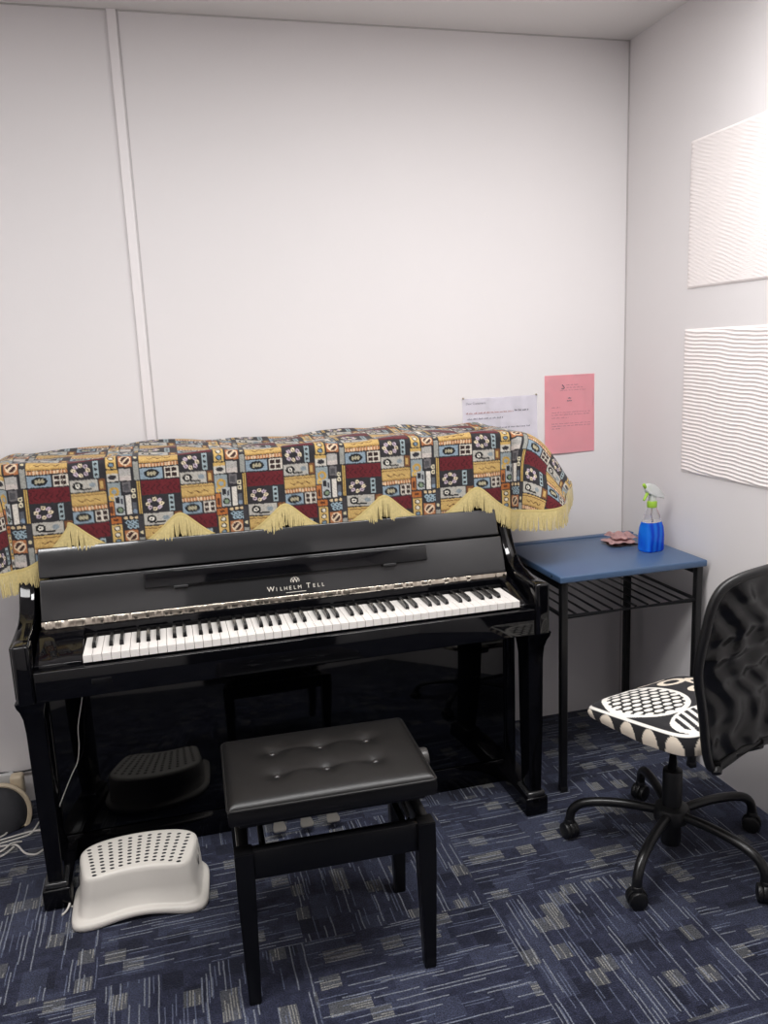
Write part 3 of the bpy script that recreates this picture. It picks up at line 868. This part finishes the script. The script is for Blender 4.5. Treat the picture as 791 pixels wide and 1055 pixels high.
words(pr, [(.855 - cx, .905 - cx, 1.308 - zb, .004, -.0032), (.855 - cx, .925 - cx, 1.298 - zb, .004, -.0032), (.83 - cx, .94 - cx, 1.289 - zb, .003, -.0032),
           (.795 - cx, .83 - cx, 1.226 - zb, .004, -.0032),
           (.795 - cx, .955 - cx, 1.207 - zb, .004, -.0032), (.795 - cx, .95 - cx, 1.198 - zb, .004, -.0032), (.795 - cx, .865 - cx, 1.187 - zb, .004, -.0032),
           (.795 - cx, .955 - cx, 1.165 - zb, .004, -.0034), (.795 - cx, .955 - cx, 1.156 - zb, .004, -.0034), (.795 - cx, .83 - cx, 1.147 - zb, .004, -.0036), (.80 - cx, .83 - cx, 1.106 - zb, .004, -.0042)], .2, 0, mat('grey_ink_on_pink', (206, 148, 160), rough=.9))
words(pr, [(.862 - cx, .876 - cx, 1.259 - zb, .005, -.0034), (.858 - cx, .88 - cx, 1.249 - zb, .005, -.0034)], .25, 0, INKD, 'bold_text')
b = B(); tube(b, [(.838 - cx, -.0034, 1.311 - zb), (.843 - cx, -.0034, 1.306 - zb), (.847 - cx, -.0034, 1.299 - zb), (.842 - cx, -.0034, 1.295 - zb), (.836 - cx, -.0034, 1.297 - zb)], .0016, 6)
obj('letterhead_mark', b, INKD, pr)

# ------------------------------------------------------------------ acoustic panels on the right wall
FOAM = mat('white_foam_panel', (240, 233, 231), rough=.8, spec=.2)
def foam(label, y0, y1, z0, z1, slope, per, amp):
    root = thing('acoustic_panel', label, 'acoustic panel', (XR, (y0 + y1) / 2, z0), group='ribbed acoustic panels on the right wall')
    nz, ny = int((z1 - z0) / .0016), 70
    yv = np.linspace(y0, y1, ny); zv = np.linspace(z0, z1, nz)
    Yg, Zg = np.meshgrid(yv, zv, indexing='ij')
    u = (y0 - Yg) if y0 > y1 else (Yg - y0)
    wav = .0015 * np.sin(Yg * 27 + Zg * 9) + .0008 * np.sin(Yg * 63 + Zg * 23 + 1)
    ph = (Zg + slope * u + wav) / per
    f = np.abs((ph % 1) * 2 - 1) ** 1.3
    edge = np.clip(np.minimum(np.minimum(Zg - z0, z1 - Zg), np.minimum(np.abs(Yg - y0), np.abs(Yg - y1))) / .006, 0, 1)
    Xg = -(.002 + amp * f) * edge - .0019
    V = np.stack([Xg, Yg - root.location.y, Zg - z0], -1).reshape(-1, 3)
    ix = np.arange(ny * nz).reshape(ny, nz)
    F = np.stack([ix[:-1, :-1], ix[1:, :-1], ix[1:, 1:], ix[:-1, 1:]], -1).reshape(-1, 4)
    pymesh('ribbed_face', V.tolist(), F.tolist(), FOAM, root)
    obj('backing', box(B(), -.0018, 0, min(y0, y1) - root.location.y, max(y0, y1) - root.location.y, 0, z1 - z0), FOAM, root)
    return root
foam('upper white ribbed acoustic panel high on the right wall', -.378, -1.05, 1.622, 2.078, .42, .0125, .0026)
foam('lower white ribbed acoustic panel on the right wall above the chair', -.372, -1.05, 1.015, 1.492, .06, .0125, .003)

# ------------------------------------------------------------------ swivel chair
CH = (.707, -.938, 0)
chair = thing('office_chair', 'black mesh-back swivel chair with black and cream patterned seat facing the desk', 'chair', CH)
SMETAL = mat('black_tube_enamel', (18, 18, 19), rough=.3, spec=.5)
hub = B(); lathe(hub, [(0, .10), (.040, .102), (.050, .108), (.052, .13), (.046, .146), (.034, .152), (0, .152)], n=28)
base = obj('base_hub', hub, BLKPL, chair)
angs = [147, 219, 291, 3, 75]
def caster(parent, a):
    R = .288; c = Vector((R * math.cos(a), R * math.sin(a), 0)); d = Vector((math.cos(a), math.sin(a), 0)); tng = Vector((-d.y, d.x, 0))
    yaw = a + .7; wd = Vector((math.cos(yaw), math.sin(yaw), 0))
    b = B()
    for s in (-1, 1):
        cyl(b, c + wd * (.006 * s) + Vector((0, 0, .025)), c + wd * (.021 * s) + Vector((0, 0, .025)), .025, 20, .004)
    w = obj('caster', b, BLKPL, parent)
    b = B(); cyl(b, c + wd * -.008 + Vector((0, 0, .028)), c + wd * .008 + Vector((0, 0, .028)), .0275, 20, .003)
    cyl(b, c + Vector((0, 0, .035)), c + Vector((0, 0, .062)), .015, 16, .002)
    obj('caster_hood', b, BLKPL, parent)
for an in angs:
    a = math.radians(an); d = Vector((math.cos(a), math.sin(a), 0))
    pts = spline([d * .035 + Vector((0, 0, .128)), d * .12 + Vector((0, 0, .134)), d * .20 + Vector((0, 0, .130)), d * .255 + Vector((0, 0, .116)), d * .282 + Vector((0, 0, .088)), d * .288 + Vector((0, 0, .052))], 6)
    b = B(); tube(b, pts, .0135, 14)
    arm = obj('base_arm', b, SMETAL, chair)
    caster(arm, a)
b = B(); cyl(b, (0, 0, .03), (0, 0, .26), .0275, 24, .003); obj('gas_sleeve', b, BLKPL, chair)
b = B(); cyl(b, (0, 0, .255), (0, 0, .40), .0145, 20); obj('gas_rod', b, SMETAL, chair)
# seat frame of reference: u right, v forward
fa = math.radians(104); fwd = Vector((math.cos(fa), math.sin(fa), 0)); rgt = Vector((math.sin(fa), -math.cos(fa), 0))
SM = Matrix.Identity(4)
for i in range(3): SM[i][0] = rgt[i]; SM[i][1] = fwd[i]; SM[i][2] = (0, 0, 1)[i]
SM = Matrix.Translation((.018, -.008, .470)) @ SM @ Matrix.Rotation(math.radians(-7.5), 4, 'X')
def seat_mesh():
    nA, nR = 460, 120; hw, hd, rad = .205, .200, .055
    a = np.linspace(0, 2 * PI, nA, endpoint=False)
    p = 7.0
    c, s = np.cos(a), np.sin(a); f = (np.abs(c) ** p + np.abs(s) ** p) ** (-1 / p)
    bx, by = hw * c * f, hd * s * f
    prof = []   # (scale, z, kind)
    for k in range(nR + 1):
        q = k / nR; prof.append((q * .985, .012 * (1 - q ** 2.2) - .010 * max(0, (q - .88) / .12) ** 2, 0, q))
    for k in range(1, 25):
        q = k / 24; prof.append((.985 + .018 * math.sin(q * PI), -.010 - .050 * q, 1, q))
    for k in range(1, 8):
        q = k / 7; prof.append((.985 - .3 * q, -.056 - .012 * q, 2, q))
    V = []; C = []
    perim = np.concatenate([[0], np.cumsum(np.hypot(np.diff(bx), np.diff(by)))])
    for sc_, z, kind, q in prof:
        x, y = bx * sc_, by * sc_
        thin = .42 + .58 * np.clip((1 - by / hd) / 1.2, 0, 1)
        zz = (np.full(nA, z) if kind == 0 else -.010 + (z + .010) * thin) - (.012 * np.clip((y / hd - .6) / .4, 0, 1) ** 2 if kind == 0 else .012 * np.clip((by / hd - .6) / .4, 0, 1) ** 2)
        V.append(np.stack([x, y, zz], -1))
        col = np.zeros((nA, 3)); col[:] = (38, 37, 40)
        cream = (238, 225, 206); white = (240, 236, 228)
        if kind == 0:
            # big leaf with oval cells, toward the front left
            ex, ey = x + .085, y - .055
            ct, st = math.cos(-.15), math.sin(-.15); U = ex * ct + ey * st; W = -ex * st + ey * ct
            e = (U / .105) ** 2 + (W / .122) ** 2
            col[e < 1.16] = white
            ins = e < .90
            row = np.floor((W + .2) / .0245); uu = ((U + .2 + (row % 2) * .016) % .032) - .016; ww = ((W + .2) % .0245) - .01225
            cell = (uu / .0135) ** 2 + (ww / .0088) ** 2 < 1
            col[ins] = (30, 29, 31); col[ins & cell] = white
            # striped leaf at the back left
            ex, ey = x + .06, y + .145
            e2 = (ex / .125) ** 2 + (ey / .072) ** 2
            m = (e2 < 1.0) & (e >= 1.16); col[m] = white
            m2 = (e2 < .78) & (e >= 1.16); col[m2] = (38, 37, 40); col[m2 & (((ex - .4 * ey + 1) % .026) < .012)] = white
            # petals and bands on the right half
            for px_, py_, ra, rb in ((.09, .12, .05, .03), (.15, .07, .03, .05), (.10, .02, .045, .028), (.14, -.06, .04, .06), (.08, -.13, .03, .045), (.06, .175, .06, .014)):
                e3 = ((x - px_) / ra) ** 2 + ((y - py_) / rb) ** 2
                col[(e3 < 1) & (e >= 1.16) & (e2 >= 1)] = cream; col[(e3 < .3) & (e >= 1.16) & (e2 >= 1)] = (38, 37, 40)
            if q > .972: col[:] = white
        elif kind == 1:
            pp_ = perim % .078; hgt = 1 - q
            m = ((pp_ - .04) / .027) ** 2 + (max(0, hgt - .1) / .86) ** 2 < 1
            col[m] = cream
        else: col[:] = (60, 56, 52)
        C.append(col)
    V = np.concatenate(V); C = np.concatenate(C); n = len(prof)
    F = []
    for i in range(n - 1):
        for k in range(nA): F.append((i * nA + k, i * nA + (k + 1) % nA, (i + 1) * nA + (k + 1) % nA, (i + 1) * nA + k))
    F.append(tuple(range((n - 1) * nA, n * nA)))
    Vw = [tuple(SM @ Vector(v)) for v in V]
    o = pymesh('seat', Vw, F, attr_mat('seat_print', rough=.75), chair)
    cl = C / 255.; cl = np.where(cl <= .04045, cl / 12.92, ((cl + .055) / 1.055) ** 2.4)
    at = o.data.color_attributes.new('weave', 'FLOAT_COLOR', 'POINT')
    at.data.foreach_set('color', np.concatenate([cl, np.ones((len(cl), 1))], -1).reshape(-1).astype(np.float32))
    return o
seat_mesh()
b = B(); box(b, -.10, .10, -.13, .09, -.095, -.068, .006, 2, SM); box(b, -.045, .045, -.06, .06, -.13, -.09, .006, 2, SM)
obj('tilt_mechanism', b, BLKPL, chair)
# backrest: frame outline in (u, v) on a curved leaning surface
def back_pt(u, v, off=0.0):
    # v = height above floor; leans back with height, wraps round the sitter
    y = -.238 - .115 * max(0, v - .40) - .03 * max(0, v - .75) + .55 * u * u * (1.0 - .5 * max(0, v - .5)) + off
    P3 = rgt * (u + .002) + fwd * y
    return Vector((P3.x + .018, P3.y - .008, v))
outl = [(-.138, .408), (-.158, .418), (-.178, .468), (-.203, .57), (-.230, .665), (-.236, .72), (-.232, .80), (-.226, .862), (-.206, .900), (-.160, .920), (-.08, .929), (0, .932)]
outl = outl + [(-u, v) for u, v in outl[-2::-1]]
bot_ = [(.10, .424), (.06, .440), (0, .448), (-.06, .440), (-.10, .424)]
full = [back_pt(u, v) for u, v in outl + bot_]
ring = spline(full + [full[0]], 6)[:-1]
b = B(); tube(b, ring, .0115, 10, closed=True); bf = obj('back_frame', b, BLKPL, chair)
def hw_at(v):
    vs = [q[1] for q in outl[:12]]; us = [-q[0] for q in outl[:12]]
    return float(np.interp(v, vs, us))
b = B(); nu, nv = 110, 130; g = []
def lowz(u): return .448 - .042 * min(1, abs(u) / .165) ** 1.4
for i in range(nu + 1):
    row = []
    for j in range(nv + 1):
        q = j / nv; tq = 2 * i / nu - 1
        v0 = .408 + (.932 - .408) * q
        w = hw_at(v0) - .002; u = tq * w
        v = max(v0, lowz(u)) if q < .12 else v0
        e = min(1, (1 - abs(tq)) * 6) * min(1, q * 7, (1 - q) * 8)
        wr_ = 1.5 * .0035 * math.sin(26 * v + 14 * u + 2.5 * math.sin(19 * u + 8 * v)) + 1.5 * .0025 * math.sin(70 * v - 30 * u + 3 * math.sin(17 * v)) + 1.6 * .002 * math.sin(95 * u + 40 * v + 2 * math.sin(30 * v))
        row.append(b.verts.new(back_pt(u, v, .004 + e * (wr_ - .012 * (1 - tq * tq)))))
    g.append(row)
for i in range(nu):
    for j in range(nv):
        try: b.faces.new((g[i][j], g[i + 1][j], g[i + 1][j + 1], g[i][j + 1]))
        except ValueError: pass
m, nt, pb2 = new_mat('black_stretch_mesh'); M = node_math(nt)
pb2.inputs['Base Color'].default_value = (*lin((11, 11, 12)), 1); pb2.inputs['Roughness'].default_value = .27; pb2.inputs['Sheen Weight'].default_value = .03
tc = nt.nodes.new('ShaderNodeTexCoord'); wv = nt.nodes.new('ShaderNodeTexNoise'); wv.inputs['Scale'].default_value = 9; wv.inputs['Detail'].default_value = 0; wv.inputs['Distortion'].default_value = .8
vo = nt.nodes.new('ShaderNodeTexNoise'); vo.inputs['Scale'].default_value = 900
nt.links.new(tc.outputs['Object'], wv.inputs['Vector']); nt.links.new(tc.outputs['Object'], vo.inputs['Vector'])
bp1 = nt.nodes.new('ShaderNodeBump'); bp1.inputs['Strength'].default_value = .9; bp1.inputs['Distance'].default_value = .03
bp2 = nt.nodes.new('ShaderNodeBump'); bp2.inputs['Strength'].default_value = .2; bp2.inputs['Distance'].default_value = .001
nt.links.new(wv.outputs['Fac'], bp1.inputs['Height']); nt.links.new(vo.outputs['Fac'], bp2.inputs['Height'])
nt.links.new(bp1.outputs['Normal'], bp2.inputs['Normal']); nt.links.new(bp2.outputs['Normal'], pb2.inputs['Normal'])
obj('back_mesh', b, m, chair, angle=180)
for s in (-1, 1):
    b = B(); p = back_pt(.140 * s, .412); tube(b, [p + Vector((0, 0, .012)), p, p + rgt * (.008 * s) + Vector((0, 0, -.012)) + fwd * -.01], [.013, .016, .012], 12)
    obj('frame_end', b, BLKPL, bf)
# bracket joining back and seat
b = B(); tube(b, spline([SM @ Vector((0, -.10, -.085)), SM @ Vector((0, -.17, -.09)), back_pt(0, .443, -.006)], 6), .012, 12)
tube(b, [back_pt(-.085, .432, -.004), back_pt(0, .448, -.006), back_pt(.085, .432, -.004)], .009, 10)
obj('back_bracket', b, BLKPL, chair)

# ------------------------------------------------------------------ white step stool
st = thing('step_stool', 'white plastic bean-shaped step stool with dark dotted top on the carpet', 'step stool', (-.779, -.655, 0), math.radians(-2))
def bean(hw, y0, y1, arc_, taper, n=96, p=5.0):
    """closed outline: back edge bows out, front edge bows in"""
    out = []
    for k in range(n):
        a = 2 * PI * k / n; c, s = math.cos(a), math.sin(a); f = (abs(c) ** p + abs(s) ** p) ** (-1 / p)
        x, y = c * f, s * f
        w = hw * (1 + taper * y)
        out.append((x * w, (y0 + y1) / 2 + y * (y1 - y0) / 2 + arc_ * (1 - x * x) - arc_ * .5))
    return out
secs = [(.178, -.116, .116, .034, .03, .0), (.182, -.120, .120, .034, .03, .004), (.182, -.120, .120, .034, .03, .014), (.178, -.116, .117, .034, .03, .020), (.169, -.106, .109, .034, .04, .022),
        (.163, -.098, .104, .033, .06, .026), (.158, -.090, .100, .033, .09, .075), (.152, -.084, .096, .032, .11, .118), (.150, -.082, .094, .032, .11, .126), (.145, -.078, .090, .031, .11, .131), (.138, -.072, .084, .030, .11, .1325)]
b = B(); rings = []
for hw, y0, y1, ar, tp, z in secs: rings.append([b.verts.new((x, y, z)) for x, y in bean(hw, y0, y1, ar, tp)])
for A, C in zip(rings, rings[1:]):
    for k in range(96): b.faces.new((A[k], A[(k + 1) % 96], C[(k + 1) % 96], C[k]))
b.faces.new(rings[-1]); b.faces.new(rings[0][::-1])
# lift the rim along the front so the base arches as in life
for v in b.verts:
    if v.co.z < .06 and v.co.y < -.03: v.co.z += .010 * max(0, 1 - (v.co.x / .12) ** 2) ** 1.5 * (1 - v.co.z / .06)
body = obj('body', b, WHITEPL, st, angle=60)
DOT = mat('dark_hole', (34, 34, 38), rough=.8)
b = B()
for i in range(11):
    for j in range(9):
        u = -1 + 2 * i / 10; w = -1 + 2 * j / 8
        hw = .122 * (1 + .11 * w); x = u * hw; y = .006 + w * .062 + .030 * (1 - u * u) - .015
        lathe(b, [(.0054, 0), (.0054, .0006), (0, .0006)], n=10, mtx=Matrix.Translation((x, y, .1324)) @ Matrix.Diagonal((1.15, .72, 1, 1)))
obj('grip_holes', b, DOT, body, smooth=False)
b = B()
for s in (-1, 1):
    for dy in (-.018, .016):
        x = s * .1585
        lathe(b, [(.010, 0), (.010, .0012), (0, .0012)], n=14, mtx=Matrix.Translation((s * (.1582 + .008 * (dy + .02) * 10 * .1), .004 + dy, .092)) @ Matrix.Rotation(s * PI / 2, 4, 'Y') @ Matrix.Diagonal((1.5, .55, 1, 1)))
obj('hand_slots', b, DOT, body, smooth=False)

# ------------------------------------------------------------------ things at the left edge: appliance, cables, box
sp_ = thing('floor_speaker', 'cream rounded speaker with dark grey domed face on the floor at far left', 'speaker', (-1.245, -.13, 0))
CREAM = mat('cream_plastic', (206, 190, 164), rough=.45)
M_ = Matrix.Translation((0, -.005, .082)) @ Matrix.Rotation(math.radians(62), 4, 'X')
M_ = Matrix.Translation((.008, -.005, .034)) @ Matrix.Rotation(math.radians(14), 4, 'Z') @ Matrix.Rotation(math.radians(62), 4, 'X')
b = B(); lathe(b, [(0, -.075), (.05, -.072), (.082, -.05), (.098, -.015), (.103, .012), (.100, .024), (.090, .028), (.088, .022), (0, .020)], n=48, mtx=M_)
shell = obj('shell', b, CREAM, sp_)
b = B(); lathe(b, [(.087, .022), (.078, .034), (.055, .046), (.025, .052), (0, .053)], n=48, mtx=M_)
for v in b.verts: v.co.z = max(v.co.z, .0015)
obj('domed_face', b, mat('dark_grey_mesh', (52, 52, 56), rough=.7, bump=.3, bscale=800), sp_)
b = B(); box(b, .044, .086, .045, .085, .06, .136, .010, 4); obj('rear_housing', b, CREAM, sp_)
for v in shell.data.vertices:
    if v.co.z < .001: v.co.z = .001
bx_ = B(); box(bx_, -1.36, -1.198, -.028, -.0005, .078, .122, .006, 3)
tag(obj('socket_box', bx_, mat('grey_white_plastic', (196, 196, 196), rough=.45)), 'pale plastic box fixed low on the wall behind the cream speaker', 'socket box')
WCAB = mat('white_cable_sheath', (222, 218, 212), rough=.45); BCAB = mat('black_cable_sheath', (18, 18, 18), rough=.5)
def cable(label, pts, r=.003, m=WCAB, name='power_cable', group=None):
    b = B(); tube(b, spline(pts, 10), r, 8); o = obj(name, b, m); tag(o, label, 'cable', group); return o
cable('black cable running level along the back wall at far left', [(-1.40, -.012, .118), (-1.25, -.012, .122), (-1.19, -.012, .116), (-1.12, -.012, .119), (-1.045, -.010, .124)], .0035, BCAB)
Z = .0035
cable('white cable trailing from the right side of the cream speaker', [(-1.165, -.06, .05), (-1.160, -.085, .02), (-1.178, -.10, Z), (-1.198, -.115, Z), (-1.232, -.14, Z)])
cable('white cable bent into a small hook on the floor nearest the speaker', [(-1.30, -.16, Z), (-1.235, -.158, Z), (-1.211, -.173, Z), (-1.205, -.193, Z), (-1.222, -.215, Z), (-1.29, -.25, Z)])
cable('upper white cable running straight across the carpet to the piano', [(-1.30, -.252, Z), (-1.219, -.233, Z), (-1.165, -.219, Z), (-1.127, -.212, Z), (-1.085, -.214, Z), (-1.03, -.21, Z)])
cable('short white cable rising diagonally towards the wall beside the piano', [(-1.30, -.275, Z), (-1.216, -.252, Z), (-1.16, -.238, Z), (-1.128, -.222, Z), (-1.112, -.16, Z), (-1.09, -.08, Z), (-1.085, -.03, .02)])
cable('wavy white cable nearest the camera, dipping before the piano leg', [(-1.30, -.262, Z), (-1.213, -.269, Z), (-1.180, -.272, Z), (-1.160, -.282, Z), (-1.133, -.329, Z), (-1.110, -.347, Z), (-1.092, -.347, Z), (-1.07, -.322, Z), (-1.04, -.30, Z)])
cable('white cable forking off towards the lower left corner of the cables', [(-1.30, -.345, Z), (-1.208, -.300, Z), (-1.178, -.274, Z + .006), (-1.150, -.262, Z)])
cable('white cable end lying lowest among the cables at left', [(-1.30, -.40, Z), (-1.23, -.345, Z), (-1.189, -.318, Z), (-1.170, -.285, Z)])
cable('thin white cord dangling in front of the piano lower panel', [(-.895, -.43, .614), (-.899, -.45, .538), (-.921, -.45, .44), (-.925, -.45, .38), (-.935, -.45, .33), (-.957, -.45, .288), (-.998, -.44, .20), (-1.0, -.425, .19)], .0014, WCAB, 'thin_cord')
b = B(); tube(b, spline([(-.990, -.675, .003), (-.978, -.66, .006), (-.972, -.645, .014), (-.980, -.632, .004), (-.966, -.645, .003), (-.955, -.655, .008), (-.961, -.668, .003)], 8), .0028, 8)
tag(obj('plastic_twist', b, WCAB), 'small crumpled white plastic twist on the carpet by left piano foot', 'plastic scrap')

# ------------------------------------------------------------------ light
def area(name, loc, sx, sy, power, color=(1, .992, .985), rot=(0, 0, 0)):
    ld = bpy.data.lights.new(name, 'AREA'); ld.shape = 'RECTANGLE'; ld.size = sx; ld.size_y = sy; ld.energy = power; ld.color = color
    o = bpy.data.objects.new(name, ld); COL.objects.link(o); o.location = loc; o.rotation_euler = rot
    return o
area('ceiling_panel_lamp', (.58, -1.30, H - .02), .9, .3, 25)
area('ceiling_panel_lamp', (-.50, -1.55, H - .02), 1.0, .3, 28)
area('ceiling_panel_lamp', (-1.55, -1.7, H - .02), .9, .3, 14)
w = bpy.data.worlds.new('world'); SC.world = w; w.use_nodes = True
w.node_tree.nodes['Background'].inputs[0].default_value = (.9, .93, 1, 1); w.node_tree.nodes['Background'].inputs[1].default_value = .3
